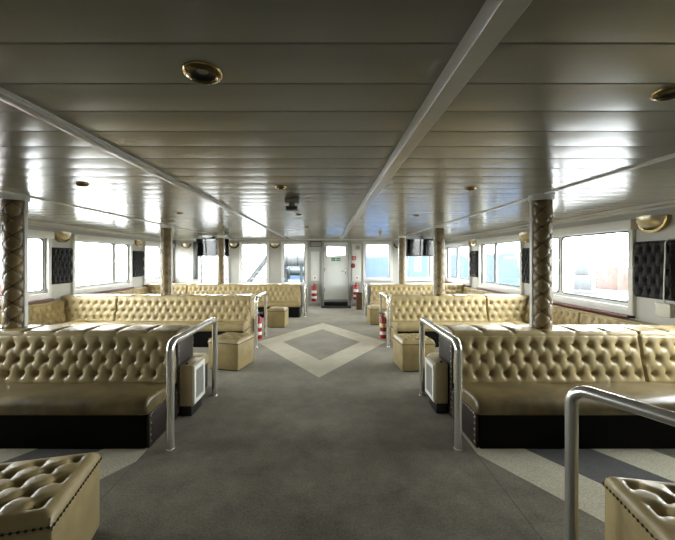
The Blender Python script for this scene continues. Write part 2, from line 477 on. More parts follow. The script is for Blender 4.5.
# dark red ledges under the side windows
k = 10
for side, X, s in (('right', XR, -1), ('left', XL, 1)):
    for (a, b), (c, d) in WINS[side]:
        k += 1
        x0, x1 = sorted((X, X+s*.10))
        struct('trim_%d' % k, bx(x0, x1, a-.1, d+.1, .768, .80, .005), REDLEDGE)
for nm, X, s in (('baseboard_right', XR, -1), ('baseboard_left', XL, 1)):
    x0, x1 = sorted((X, X+s*.02)); struct(nm, bx(x0, x1, YF, YB, 0, .09, .004), GREYP)
bm = BM()
for a, b in ((XL+.02, DX0-.13), (DX1+.13, XR-.02)): box(bm, a, b, YB-.02, YB, 0, .09, .004)
struct('baseboard_back', bm, GREYP)
# flat cover boards either side of the door, grey strips in the far corners
struct('trim_%d' % (k+1), bx(-.52, -.24, YB-.02, YB, .80, 1.74, .004), WHITE)
struct('trim_%d' % (k+2), bx(.80, 1.10, YB-.02, YB, .78, 1.98, .004), WHITE)
struct('trim_%d' % (k+3), bx(-4.28, -4.15, YB-.03, YB, .85, 2.06, .004), DARKGREY)
struct('trim_%d' % (k+4), bx(3.42, 3.55, YB-.03, YB, .85, 2.06, .004), GREYP)

# ------------------------------------------------------------------ sofas
def studs_line(bm, pts, r, axis_out, step):
    for a, b in zip(pts, pts[1:]):
        a, b = Vector(a), Vector(b); tube(bm, [a, b], r*.22, 4); n = max(1, int((b-a).length/step))
        for i in range(n):
            p = a.lerp(b, (i+.5)/n)
            M = Matrix.Translation(p) @ Vector((0, 0, 1)).rotation_difference(Vector(axis_out)).to_matrix().to_4x4()
            lathe(bm, [(r, 0), (r*.8, r*.45), (0, r*.65)], 7, M)

def seat_mat(y0): return SEATLEATHER if y0 < 3 else LEATHER
def seat_mesh(bm, x0, x1, prof, wob=0.006, step=0.06, seed=0):
    rnd = random.Random(seed); n = max(3, int((x1-x0)/step)); er = 0.035
    xs = [x0] + [x0+er*(1-math.cos(PI/2*k/4)) for k in range(1, 5)]
    xs += [x0+er+(x1-x0-2*er)*k/n for k in range(1, n)] + [x1-er*(1-math.cos(PI/2*k/4)) for k in range(4, 0, -1)] + [x1]
    cy = sum(p[0] for p in prof)/len(prof); cz = sum(p[1] for p in prof)/len(prof)
    ph = [rnd.uniform(0, 6.28) for _ in range(4)]
    rings = []
    for x in xs:
        e = min(x-x0, x1-x); t = 1.0 if e >= er else math.sqrt(max(0, 1-((er-e)/er)**2))
        ring_ = []
        for (py, pz) in prof:
            dz = wob*(math.sin(x*5.1+ph[0]+py*4)+math.sin(x*11.3+ph[1]-py*9)*.6) if pz > cz else 0
            ins = er*(1-t)
            ring_.append(bm.verts.new((x, py + (ins if py < cy-.1 else (-ins if py > cy+.1 else 0)), pz+dz-(ins if pz > cz else 0))))
        rings.append(ring_)
    m = len(prof)
    for A, B in zip(rings, rings[1:]):
        for i in range(m): bm.faces.new((A[i], B[i], B[(i+1) % m], A[(i+1) % m]))
    bm.faces.new(rings[0]); bm.faces.new(rings[-1][::-1])
    return bm

SEATP = [(0.015, .275), (0.0, .295), (-0.005, .33), (0.01, .368), (0.04, .392), (0.09, .402), (.2, .396), (.33, .38), (.46, .362), (.53, .352), (.53, .275)]
def mirror_prof(p, y): return [(y-a, b) for a, b in p][::-1]

def end_panel(parent, x, sx, spans, m, D, studs=True):
    """upholstered end of a bench at local x, facing sx"""
    bm = BM()
    for (y0, y1, z0, z1) in spans:
        a, b = sorted((x, x+sx*.022)); box(bm, a, b, y0, y1, z0, z1, .006)
    e = obj('end_panel', bm, m, parent)
    if studs:
        st = BM()
        for (y0, y1, z0, z1) in spans:
            q = .022; X = x+sx*.0225
            studs_line(st, [(X, y0+q, z0+q), (X, y0+q, z1-q), (X, y1-q, z1-q), (X, y1-q, z0+q)], .012, (sx, 0, 0), .046)
        obj('stud_trim', st, STUD, e)

def bench_row(label, x_in, x_out, y0, seam, wall_gap, rear, endm, step, group=None, near_row=False):
    """a bench across the saloon: x_in = aisle end, x_out = wall end, seat front at y0, facing the camera;
    wall_gap: the front/rear seats stop short of the wall by this much where the wall bench fills the corner"""
    s = 1 if x_out > x_in else -1
    o = thing('sofa', label, 'sofa', (x_in, y0, 0), 0, group)
    w = abs(x_out-x_in)
    def X(a, b): return sorted((s*a, s*b))
    fg, rg = wall_gap
    # base: front plinth, middle box, rear plinth
    bm = BM(); a, b = X(.03, w-fg); box(bm, a, b, .035, .56, 0, .28, .004)
    a, b = X(.0225, w); box(bm, a, b, .56, .95, 0, .32, .004); box(bm, a, b, .715, .945, .31, .755, .004)
    if rear:
        a, b = X(.03, w-rg); box(bm, a, b, .95, 1.37, 0, .28, .004)
    obj('base', bm, BLACKBASE, o)
    a, b = X(.0, w-fg)
    obj('seat', seat_mesh(BM(), a, b, SEATP, seed=int(y0*10)+s), seat_mat(y0), o)
    if rear:
        a, b = X(.0, w-rg)
        obj('rear_seat', seat_mesh(BM(), a, b, mirror_prof(SEATP, 1.41), seed=int(y0*7)), LEATHER, o)
        a, b = X(.03, w)
        bk = BM(); prism(bk, [(.95, .34), (.99, .37), (.962, .755), (.93, .765), (.93, .34)], 'x', a, b)
        obj('rear_backrest', bk, LEATHER, o)
    # tufted backrest panels
    segs = [(.012, seam-.006), (seam+.006, w)] if seam else [(.012, w)]
    for (p, q) in segs:
        a, b = X(p, q); ww, hh = b-a, .455
        V = Vector((0, .085, .40)).normalized()
        bm = BM(); slab(bm, (a, .585, .322), (1, 0, 0), V, ww, hh, .055, tuft_fn(ww, hh, .136, .130, 3, .092, .052), step, .028)
        obj('backrest', bm, LEATHER, o)
    # padded top with deep cross pleats
    for (p, q) in segs:
        a, b = X(p, q); ww, hh = b-a, .365
        n = max(1, round(ww/.285)); pw = ww/n
        def fn(u, v, pw=pw, hh=hh):
            d = abs(u/pw-round(u/pw))*pw
            e = min(u, 1e9)
            c = math.exp(-(d/.020)**2) if pw*.4 < u < (n-.4)*pw else 0
            dip = math.exp(-(d*d+(v-.075)**2)/.024**2) if pw*.4 < u < (n-.4)*pw else 0
            return .028*(1-.5*c-.75*dip) + .008*math.sin(PI*v/hh) - .02*max(0, (v-.25)/.15)**2
        bm = BM(); slab(bm, (a, .575, .765), (1, 0, 0), (0, 1, 0), ww, hh, .022, fn, step*1.15, .026)
        obj('top_pad', bm, LEATHER, o)
    sp = [(.045, .56, 0.0, .285), (.56, .94, 0.0, .765)] + ([(.95, 1.37, 0.0, .285)] if rear else [])
    end_panel(o, s*.022, -s, sp, endm, None)
    return o

LA, RA = -1.41, 1.18      # aisle ends of the benches, port and starboard
R1, R2, R3 = 2.65, 5.74, 8.66
WBD = .56                 # depth of the wall benches

bench_row('front left tan tufted sofa with darkened olive seat and unbroken backrest', LA, XL+.01, R1, None, (.01, WBD+.02), True, DARKLEATHER, .0125)
bench_row('front right tufted sofa with a seam in its backrest, beside the angled handrail', RA, XR-.01, R1, 1.78, (.01, WBD+.02), True, DARKLEATHER, .0125)
bench_row('second tan tufted sofa back on the left, behind the front left one', LA, XL+.01, R2, 2.49, (WBD+.02, WBD+.02), True, LEATHER, .017)
bench_row('second tan tufted sofa back on the right, behind the front right one', RA, XR-.01, R2, 1.78, (WBD+.02, WBD+.02), True, LEATHER, .017)
bench_row('far tan tufted sofa under the windows left of the white door', -.70, XL+.01, R3, 3.1, (WBD+.02, WBD+.02), False, DARKLEATHER, .022)
bench_row('far tan tufted sofa under the blue windows right of the white door', 1.16, XR-.01, R3, 1.8, (WBD+.02, WBD+.02), False, DARKLEATHER, .022)

def wall_bench(label, side, y0, y1, step):
    s = -1 if side == 'right' else 1            # direction out of the wall
    X = XR if side == 'right' else XL
    o = thing('upholstered_bench', label, 'sofa', (X, y0, 0), 0, 'benches under the side windows')
    w = y1-y0
    # local: u along y, depth d from the wall
    def at(bm):
        # seat profile is built facing -y with length on x; turn it to face out of the wall
        M = Matrix(((0, s, 0, 0), (1, 0, 0, 0), (0, 0, 1, 0), (0, 0, 0, 1)))
        for v in bm.verts:
            x, y, z = v.co; v.co = (s*(WBD-y), x, z)
        return bm
    obj('base', at(bx(0.0, w, .03, WBD-.03, 0, .28, .004)), BLACKBASE, o)
    prof = [(p[0]*.82, p[1]) for p in SEATP]
    obj('seat', at(seat_mesh(BM(), 0, w, prof, seed=int(y0*5)+s)), LEATHER, o)
    n = max(1, round(w/1.3)); L = w/n
    for k in range(n):
        a = k*L+.004; ww = L-.008
        bm = BM(); V = Vector((0, .06, .40)).normalized()
        slab(bm, (a, .46, .328), (1, 0, 0), V, ww, .40, .05, tuft_fn(ww, .40, .136, .125, 3, .075, .040), step, .028)
        obj('backrest', at(bm), LEATHER, o)
    obj('top_pad', at(bx(0.004, w-.004, .44, WBD-.008, .715, .752, .016, 3)), LEATHER, o)
    return o
g = .0
wall_bench('tan tufted bench along the wall under the left windows between the front and second sofas', 'left', R1+.985, R2+.50, .018)
wall_bench('tan tufted bench along the wall under the right windows between the front and second sofas', 'right', R1+.985, R2+.50, .018)
wall_bench('tan tufted bench along the wall under the left windows between the second and far sofas', 'left', R2+.985, R3+.50, .022)
wall_bench('tan tufted bench along the wall under the right windows between the second and far sofas', 'right', R2+.985, R3+.50, .022)

# ------------------------------------------------------------------ ottomans
def ottoman(w, h=.375):
    o = thing('ottoman', 'x', 'ottoman', group='square tufted ottomans')
    a = w/2
    obj('body', bx(-a, a, -a, a, .012, h, .012, 2), LEATHER, o)
    bm = BM(); su = w/6.0
    def fn(u, v):
        p = (u-w/2)/su; q = (v-w/2)/su
        A = p+q; B = p-q
        # buttons on a staggered grid
        da = abs(A/2-round(A/2))*2; db = abs(B/2-round(B/2))*2
        inside = 1 if max(abs(p), abs(q)) < 2.1 else max(0, 1-(max(abs(p), abs(q))-2.1)/.5)
        cr = max(math.exp(-(da/.30)**2), math.exp(-(db/.30)**2))
        dip = 0
        for i in range(-2, 3):
            for j in range(-2, 3):
                if (i+j) % 2 == 0:
                    dip = max(dip, math.exp(-((p-i)**2+(q-j)**2)*su*su/.023**2))
        e = max(abs(p), abs(q))/3
        return .046 + .030*(1-e**4) - .014*cr*inside - .040*dip
    slab(bm, (-a-.004, -a-.004, h-.02), (1, 0, 0), (0, 1, 0), w+.008, w+.008, .012, fn, .0105 if w > .48 else .016, .04)
    c = obj('cushion', bm, LEATHER, o)
    st = BM(); z = h-.004; b = a+.0045
    for (p, q, ax) in (((-b, -b, z), (b, -b, z), (0, -1, 0)), ((b, -b, z), (b, b, z), (1, 0, 0)), ((b, b, z), (-b, b, z), (0, 1, 0)), ((-b, b, z), (-b, -b, z), (-1, 0, 0))):
        studs_line(st, [p, q], .0075, ax, .026)
    obj('stud_trim', st, DARKLEATHER, c)
    obj('plinth', bx(-a+.02, a-.02, -a+.02, a-.02, 0, .014), BLACKBASE, o)
    return o
R = math.radians
big = ottoman(.50, .39); big.location = (-1.45, 1.60, 0); big.rotation_euler.z = R(14); big['label'] = 'large tan ottoman at the near left, before the front left sofa'
dup(big, (1.575, 1.40, 0), R(-11), 'large tan ottoman at the near right, behind the angled handrail')
sm = ottoman(.45, .37); sm.location = (-1.34, 4.79, 0); sm.rotation_euler.z = R(-15); sm['label'] = 'tan ottoman beside the aisle between the front left and second left sofas'
dup(sm, (1.20, 4.74, 0), R(5), 'tan ottoman partly behind the handrail of the front right sofa')
fs = ottoman(.40, .36); fs.location = (-1.10, 7.62, 0); fs.rotation_euler.z = R(-5); fs['label'] = 'small far ottoman in front of the far left sofa, beside its black base'
dup(fs, (1.16, 7.92, 0), R(4), 'small far ottoman in front of the far right sofa')

# ------------------------------------------------------------------ handrails
def handrail(label, p, q, h=.87, r=.03, group='bent steel handrails at the bench ends'):
    p, q = Vector((*p, 0)), Vector((*q, 0)); L = (q-p).length
    o = thing('handrail', label, 'handrail', p, math.atan2(q.y-p.y, q.x-p.x), group)
    obj('tube', tube(BM(), fillet([(0, 0, .004), (0, 0, h-r), (L, 0, h-r), (L, 0, .004)], .075, 8), r, 18), STEEL, o)
    for x in (0, L):
        b = BM(); lathe(b, [(r*.9, .016), (r*1.12, .014), (r*1.22, .006), (r*1.22, 0), (0, 0)], 20, Matrix.Translation((x, 0, 0)))
        obj('floor_flange', b, STEEL, o)
    return o
handrail('steel handrail at the aisle end of the front left sofa', (-1.235, 2.68), (-1.235, 3.74))
handrail('steel handrail at the aisle end of the front right sofa', (1.035, 2.68), (1.045, 3.74))
handrail('steel handrail at the aisle end of the second left sofa', (-1.20, 5.76), (-1.19, 6.58), r=.028)
handrail('steel handrail at the aisle end of the second right sofa', (1.045, 5.80), (1.04, 6.58), r=.028)
handrail('thin steel handrail at the aisle end of the far left sofa', (-.57, 8.80), (-.57, 9.55), h=.80, r=.024)
handrail('thin steel handrail at the aisle end of the far right sofa', (1.02, 8.95), (1.02, 9.65), h=.84, r=.024)
handrail('large steel handrail slanting towards the camera at the near right', (1.158, 1.61), (1.53, .86), h=.92, r=.027, group='bent steel handrails at the bench ends')

# ------------------------------------------------------------------ heaters on the bench ends
def heater(label, loc, sx):
    """beige cabinet heater; the white grille looks along sx"""
    o = thing('heater', label, 'heater', loc, 0, 'beige cabinet heaters')
    def X(a, b): return sorted((sx*a, sx*b))
    a, b = X(0, .13); obj('housing', bx(a, b, 0, .30, .10, .49, .012, 2), BEIGEPAINT, o)
    f = BM(); a, b = X(.13, .142)
    for q in ((0.012, .05, .115, .475), (.25, .288, .115, .475), (.05, .25, .43, .475), (.05, .25, .115, .155)): box(f, a, b, *q, .003)
    fr = obj('grille_frame', f, LABELW, o)
    gq = BM(); a, b = X(.131, .138)
    for k in range(9): box(gq, a, b, .056+k*.0215, .056+k*.0215+.012, .155, .43)
    box(gq, *X(.128, .1315), .05, .25, .155, .43)
    obj('grille', gq, GRILLE, fr)
    k = BM(); lathe(k, [(.014, 0), (.013, .012), (0, .014)], 12, Matrix.Translation((sx*.05, .05, .49)))
    obj('knob', k, BLACKPL, o)
    obj('mounting_foot', bx(*X(.01, .11), .02, .28, .0, .10, .004), BLACKPL, o)
    return o
heater('beige heater with white grille at the end of the front left sofa', (LA+.010, 3.22, 0), 1)
heater('beige heater with white grille at the end of the front right sofa', (RA-.010, 3.28, 0), -1)

# ------------------------------------------------------------------ wrapped columns
def column(label, x, y, z0, side, r=.095):
    o = thing('column', label, 'column', (x, y, 0), 0, 'leather-wrapped columns')
    bm = BM(); n = 48; z1 = CEIL-.055; m = int((z1-z0)/.0115)
    gap0 = PI if side > 0 else 0.0
    g = []
    P = .165
    for j in range(m+1):
        z = z0+(z1-z0)*j/m; row = []
        for k in range(n):
            a = 2*PI*k/n; 
            A = 3*a/(2*PI)+z/P/1.0; B = 3*a/(2*PI)-z/P
            da = abs(A-round(A)); db = abs(B-round(B))
            c = max(math.exp(-(da/.075)**2), math.exp(-(db/.075)**2))
            e = min(1, (z-z0)/.02, (z1-z)/.02)
            rr = r - .008*c - .008*math.exp(-(da*da+db*db)/.012) - .01*(1-e)
            row.append(bm.verts.new((rr*math.cos(a), rr*math.sin(a), z)))
        g.append(row)
    for A_, B_ in zip(g, g[1:]):
        for k in range(n): bm.faces.new((A_[k], A_[(k+1) % n], B_[(k+1) % n], B_[k]))
    bm.faces.new(g[0][::-1]); bm.faces.new(g[-1])
    wrap = obj('leather_wrap', bm, COLLEATHER, o, angle=60)
    lc = BM()
    for q in range(3):
        for d in (1, -1):
            tube(lc, [((r-.0075)*math.cos(d*2*PI*(z-z0)/(3*P)+q*2*PI/3+off), (r-.0075)*math.sin(d*2*PI*(z-z0)/(3*P)+q*2*PI/3+off), z) for z in [z0+.01+(z1-z0-.02)*i/90 for i in range(91)] for off in (-d*2*PI*(-z0)/(3*P),)], .0035, 6)
    obj('lacing', lc, DARKLEATHER, wrap)
    b = BM(); lathe(b, [(r+.002, z1-.005), (r+.016, z1), (r+.016, CEIL-.012), (r+.02, CEIL-.01), (r+.02, CEIL+.002), (0, CEIL+.002)], 28)
    obj('top_collar', b, WHITE, o)
    x0, x1 = sorted((-side*(r-.012), -side*(r+.008)))
    obj('edge_strip', bx(x0, x1, -.012, .03, z0, z1, .004), WHITE, o)
    return o
COLLEATHER = mat('brown_wrapped_leather', (0.18, 0.128, 0.052), 0.36, var=0.35, scale=6, bump=0.12, bscale=80, spec=0.5)
zt = .80
column('thick wrapped column standing on the front left sofa top', -3.12, 3.40, zt, -1, .10)
column('thick wrapped column standing on the front right sofa top', 2.145, 3.40, zt, 1, .095)
column('wrapped column standing on the second left sofa top', -3.05, 6.45, zt, -1)
column('wrapped column standing on the second right sofa top', 2.13, 6.45, zt, 1)
column('slim far wrapped column in front of the hanging left screen', -2.93, 9.38, zt, -1, .085)
column('slim far wrapped column beside the hanging right screen', 2.07, 9.38, zt, 1, .085)

# ------------------------------------------------------------------ tufted wall panels and sconces
def wall_panel(label, side, y0, y1, z0=1.04, z1=1.71):
    s = -1 if side == 'right' else 1; X = XR if side == 'right' else XL
    o = thing('wall_panel', label, 'padded panel', (X+s*.004, (y0+y1)/2, 0), 0, 'dark padded panels between the windows')
    w = y1-y0; bm = BM()
    f = tuft_fn(w, z1-z0-.03, .105, .125, 5, .07, .040, dr=.028, cw=.45)
    if s < 0: slab(bm, (0, w/2-.015, z0+.015), (0, -1, 0), (0, 0, 1), w-.03, z1-z0-.03, .025, f, .016, .02)
    else: slab(bm, (0, -w/2+.015, z0+.015), (0, 1, 0), (0, 0, 1), w-.03, z1-z0-.03, .025, f, .016, .02)
    obj('padding', bm, PANELLEATHER, o)
    t = BM(); x0, x1 = sorted((0, s*.022))
    for q in ((-w/2, -w/2+.018, z0, z1), (w/2-.018, w/2, z0, z1), (-w/2+.018, w/2-.018, z0, z0+.018), (-w/2+.018, w/2-.018, z1-.018, z1)): box(t, x0, x1, *q, .003)
    obj('border', t, PANELLEATHER, o)
wall_panel('dark padded panel on the right wall nearest the camera, above the cream box', 'right', 3.66, 4.165)
wall_panel('dark padded panel on the right wall behind the thick column', 'right', 6.245, 6.555)
wall_panel('dark padded panel on the right wall between the two far windows', 'right', 8.47, 8.94)
wall_panel('large dark padded panel on the left wall beside the near column', 'left', 6.07, 6.56)
wall_panel('smaller dark padded panel on the left wall farther down', 'left', 8.60, 9.12)

def sconce(label, loc, yaw, r=.165):
    """half-bowl uplight; local -y is out of the wall"""
    o = thing('wall_sconce', label, 'wall lamp', loc, yaw, 'half-bowl wall lamps')
    pr = [(r*math.sin(a), -r*.92*math.cos(a)) for a in [PI/2*k/10 for k in range(11)]]
    bm = BM(); lathe(bm, [(0, pr[0][1])]+pr[1:]+[(r+.006, .004), (r+.006, .012), (r-.006, .012), (r-.01, 0)]+[(p[0]*.93, p[1]*.93) for p in pr[::-1][1:-1]]+[(0, pr[0][1]*.93)], 22, None, PI, 2*PI)
    obj('bowl', bm, PALEBRASS, o)
    b = BM(); prism(b, [(p[0]*1.0, p[1]) for p in pr]+[(-p[0], p[1]) for p in pr[::-1][:-1]], 'y', -.010, -.001)
    obj('back_plate', b, BRASS, o)
    t = BM(); ring(t, [( (r+.024)*math.cos(-PI*k/20), (r+.024)*math.sin(-PI*k/20)*.95) for k in range(21)], [((r-.002)*math.cos(-PI*k/20), (r-.002)*math.sin(-PI*k/20)*.95) for k in range(21)], 'y', -.055, -.003)
    obj('rim', t, BRASS, o)
zs = 1.955
for lab, x, y, yaw in (('brass half-bowl wall lamp above the dark panel nearest on the right', XR-.002, 3.93, -PI/2),
                       ('brass half-bowl wall lamp beside the thick right column', XR-.002, 6.40, -PI/2),
                       ('small brass half-bowl wall lamp far down the right wall', XR-.002, 8.70, -PI/2),
                       ('brass half-bowl wall lamp above the large dark panel on the left', XL+.002, 6.31, PI/2),
                       ('small brass half-bowl wall lamp above the smaller dark panel on the left', XL+.002, 8.86, PI/2),
                       ('half-bowl lamp on the far wall left of the left screen', -4.50, YB-.002, 0),
                       ('half-bowl lamp on the far wall right of the left screen', -2.97, YB-.002, 0),
                       ('half-bowl lamp on the far wall between two windows left of the door', -1.665, YB-.002, 0),
                       ('half-bowl lamp on the far wall between the two blue windows', 2.285, YB-.002, 0)):
    sconce(lab, (x, y, zs+.03), yaw, .165 if y < 8 else .13)

# ------------------------------------------------------------------ ceiling fittings
def downlight(label, x, y, r):
    o = thing('downlight', label, 'ceiling light', (x, y, CEIL), 0, 'round brass ceiling lights')
    b = BM(); lathe(b, [(r*.60, .002), (r*.62, -.010), (r*.72, -.016), (r*.92, -.011), (r, -.003), (r, .004)], 30)
    obj('brass_rim', b, BRASS, o)
    c = BM(); lathe(c, [(r*.62, -.009), (r*.55, -.004), (r*.35, .0), (0, .001)], 24)
    obj('dark_lamp', c, BLACKPL, o)
for lab, x, y, r in (('large brass ceiling light close to the camera, left of the long ceiling duct', -.425, 1.165, .068),
                     ('brass ceiling light at the right edge of the near ceiling', 1.315, 1.30, .060),
                     ('brass ceiling light over the left aisle side, near the front left column', -2.09, 2.90, .052),
                     ('brass ceiling light over the middle, before the hanging ceiling box', -.41, 3.02, .052),
                     ('brass ceiling light over the right side, before the thick right column', 1.29, 3.06, .052),
                     ('small ceiling light far down the left side', -2.05, 4.72, .050),
                     ('small ceiling light just past the hanging ceiling box', -.41, 4.85, .050),
                     ('small ceiling light far down the right side', 1.30, 4.95, .050),
                     ('far ceiling light over the left side by the slim column', -2.05, 6.75, .05),
                     ('far ceiling light over the middle aisle', -.41, 6.80, .05)):
    downlight(lab, x, y, r)
o = thing('ceiling_speaker', 'grey box hanging from the ceiling over the aisle', 'speaker', (-.37, 3.62, CEIL), 0)
obj('bracket', bx(-.075, .075, -.07, .07, -.045, .002, .004), GREYP, o)
obj('neck', bx(-.03, .03, -.03, .03, -.08, -.045, .003), GREYP, o)
obj('housing', bx(-.062, .062, -.06, .06, -.125, -.08, .006), GREYP, o)
obj('front_mesh', bx(-.05, .05, -.064, -.06, -.118, -.088), DARKGREY, o)
o = thing('ceiling_speaker', 'tiny brown eyeball fitting on the ceiling near the blue window', 'ceiling fitting', (1.27, 8.1, CEIL), 0)
b = BM(); lathe(b, [(0, -.075), (.03, -.07), (.045, -.045), (.04, -.015), (.06, -.008), (.06, .002), (0, .002)], 18); obj('housing', b, BRASS, o)
o.name = 'ceiling_spotlight'

# ------------------------------------------------------------------ screens
def television(label, x, y, yaw):
    o = thing('television', label, 'television', (x, y, 0), yaw, 'hanging screens')
    obj('casing', bx(-.47, .47, -.01, .045, 1.575, 2.085, .012, 2), BLACKPL, o)
    piv = None; obj('screen', bx(-.45, .45, -.013, -.0095, 1.605, 2.065), SCREEN, o)
    obj('mount', bx(-.035, .035, .045, .10, 1.78, CEIL-.0, .004), DARKGREY, o)
    obj('mount_arm', bx(-.12, .12, .05, .12, CEIL-.02, CEIL+.002, .003), DARKGREY, o)
    for sx in (-1, 1): obj('speaker_slot', bx(sx*.30-.045, sx*.30+.045, -.012, .0, 1.585, 1.595), DARKGREY, o)
    # the set hangs tipped a little towards the seats
    T = Matrix.Translation((0, 0, 1.83)) @ Matrix.Rotation(R(3.5), 4, 'X') @ Matrix.Translation((0, 0, -1.83))
    for c in o.children:
        if not c.name.startswith('mount_arm'): c.data.transform(T)
television('black hanging screen at the far left behind the slim column', -3.28, 9.75, 0)
television('black hanging screen at the far right over the blue window', 2.74, 9.75, 0)

# ------------------------------------------------------------------ door area
def extinguisher(label, loc, yaw, h=.50, r=.075, band=LABELW):
    o = thing('fire_extinguisher', label, 'fire extinguisher', loc, yaw, 'red fire extinguishers')
    b = BM(); hb = h*.80
    lathe(b, [(0, 0), (r*.9, 0), (r, .012), (r, hb-r*.7), (r*.9, hb-r*.4), (r*.6, hb-r*.12), (r*.3, hb), (0, hb)], 24); obj('cylinder', b, RED, o)
    b = BM(); lathe(b, [(r+.0012, h*.40), (r+.0012, h*.55)], 24); obj('label', b, band, o)
    b = BM(); lathe(b, [(r+.0012, h*.14), (r+.0012, h*.26)], 24); obj('label', b, LABELW, o)
    b = BM(); lathe(b, [(.018, hb-.004), (.018, hb+.03), (.024, hb+.032), (.024, hb+.045), (0, hb+.047)], 12)
    box(b, -.012, .012, -.085, .03, hb+.045, hb+.058, .003); box(b, -.010, .010, -.085, .02, hb+.07, hb+.080, .003)
    obj('valve', b, BLACKPL, o)
    obj('hose', tube(BM(), fillet([(.02, 0, hb+.03), (r+.02, 0, hb+.01), (r+.018, 0, h*.25)], .03, 5), .009, 10), BLACKPL, o)
    obj('bracket', bx(-.03, .03, r*.9, .129 if h > .55 else r+.03, h*.25, h*.7, .003), DARKGREY, o)
    return o
extinguisher('red fire extinguisher on the far wall left of the white door', (-.41, YB-.13, .17), 0, .62, .08)
extinguisher('red fire extinguisher on the far wall right of the white door, above the bin', (.915, YB-.13, .22), 0, .60, .078)
extinguisher('slim red fire extinguisher at the end of the second left sofa', (LA+.115, 6.42, .0), PI/2, .52, .062)
extinguisher('slim red fire extinguisher with yellow label at the end of the second right sofa', (RA-.115, 6.45, .0), -PI/2, .52, .062, YELLOW)

o = thing('waste_bin', 'brown wooden bin on the floor right of the white door', 'bin', (.98, 10.15, 0), 0)
bm = BM()
for q in ((-.105, .105, -.105, -.09), (-.105, .105, .09, .105), (-.105, -.09, -.09, .09), (.09, .105, -.09, .09)): box(bm, q[0], q[1], q[2], q[3], .02, .47, .003)
box(bm, -.09, .09, -.09, .09, .02, .035)
obj('body', bm, WOODBIN, o)
t = BM(); ring(t, rrect(-.112, .112, -.112, .112, .01), rrect(-.088, .088, -.088, .088, .008), 'y', 0, .018)
for v in t.verts: v.co = (v.co.x, v.co.z, v.co.y+.466)
obj('rim', t, DARKLEATHER, o); obj('base', bx(-.10, .10, -.10, .10, 0, .02), BLACKPL, o)

o = thing('door_mat', 'black mat at the foot of the white door', 'mat', (.285, YB-.33, 0), 0)
obj('mat', bx(-.46, .46, -.20, .26, .0, .014, .005), BLACKBASE, o)
b = BM()
for k in range(14): box(b, -.43, .43, -.17+k*.03, -.155+k*.03, .013, .017)
obj('rib', b, DARKGREY, o)
tag(obj('door_step', bx(-.135, .705, YB-.055, YB-.005, .0, .13, .005), BLACKPL), 'black step block under the white door sill', 'step')

def plate(name, label, cat, loc, w, h, m, marks, mm, t=.006):
    o = thing(name, label, cat, loc, 0)
    obj('plate', bx(-w/2, w/2, -t, 0, -h/2, h/2, .002), m, o)
    b = BM()
    for q in marks: box(b, q[0], q[1], -t-.0015, -t+.0005, q[2], q[3])
    obj('symbol', b, mm, o, smooth=False)
    return o
plate('exit_sign', 'green sign with white symbols on the white door', 'sign', (.285, YB+.029, 1.485), .28, .095, GREEN, [(-.12, -.07, -.008, .008), (-.085, -.07, -.025, .025), (-.025, .025, -.032, .032), (.05, .12, -.012, .012)], LABELW)
plate('fire_sign', 'red square sign with white flame mark right of the door', 'sign', (.86, YB-.0205, 1.525), .13, .13, RED, [(-.035, -.02, -.04, .03), (-.035, .0, .015, .03), (.012, .03, -.04, .02), (-.01, .02, -.04, -.028)], LABELW)
plate('arrow_sign', 'small white sign with red mark above the extinguisher left of the door', 'sign', (-.385, YB-.0205, .90), .12, .12, LABELW, [(-.012, .012, -.035, .035), (-.028, .028, -.01, .012)], RED)
plate('arrow_sign', 'small white sign with red mark above the extinguisher right of the door', 'sign', (.96, YB-.0205, .90), .12, .12, LABELW, [(-.012, .012, -.035, .035), (-.028, .028, -.01, .012)], RED)
o = thing('fire_alarm', 'round dark red alarm bell below the red sign', 'alarm', (.83, YB-.0205, 1.29), 0)
MX = Matrix.Rotation(PI/2, 4, 'X')
b = BM(); lathe(b, [(.075, .001), (.075, .02), (.06, .045), (.03, .055), (0, .056)], 22, MX); obj('bell', b, DARKRED, o)
obj('base_box', bx(-.055, .055, -.02, -.0, -.055, .055, .003), DARKRED, o)
b = BM(); lathe(b, [(.012, .055), (.012, .062), (0, .063)], 10, MX); obj('bolt', b, STEEL, o)
o = thing('wall_speaker', 'small beige square speaker on the wall beside the blue window', 'speaker', (.985, YB-.0205, 1.87), 0)
obj('housing', bx(-.085, .085, -.05, 0, -.09, .09, .008), CREAM, o)
b = BM(); lathe(b, [(.06, .05), (.06, .054), (.045, .056), (0, .053)], 22, MX); obj('speaker_mesh', b, GREYP, o)
o = thing('emergency_light', 'grey emergency light box under the ceiling left of the door', 'emergency light', (-.355, YB-.0, 1.99), 0)
obj('housing', bx(-.19, .19, -.09, 0, -.10, .085, .01), DARKGREY, o)
obj('diffuser', bx(-.17, .17, -.105, -.09, -.085, .05, .006), GREYP, o)

# junction box and cable on the near right wall
o = thing('junction_box', 'cream box on the right wall below the near dark panel', 'box', (XR-.001, 3.80, .935), 0)
obj('housing', bx(-.05, 0, -.085, .085, -.085, .07, .008), CREAM, o)
for y, z in ((-.07, -.07), (.07, -.07), (-.07, .055), (.07, .055)):
    obj('screw', lathe(BM(), [(.006, 0), (.005, .003), (0, .004)], 8, Matrix.Translation((-.05, y, z)) @ Matrix.Rotation(-PI/2, 4, 'Y')), STEEL, o)
c = tube(BM(), fillet([(XR-.02, 3.745, 1.73), (XR-.072, 3.745, 1.69), (XR-.072, 3.765, 1.05), (XR-.03, 3.78, 1.0)], .03, 5), .007, 10)
tag(obj('cable', c, LABELW), 'white cable hanging over the near dark panel down to the cream box', 'cable')
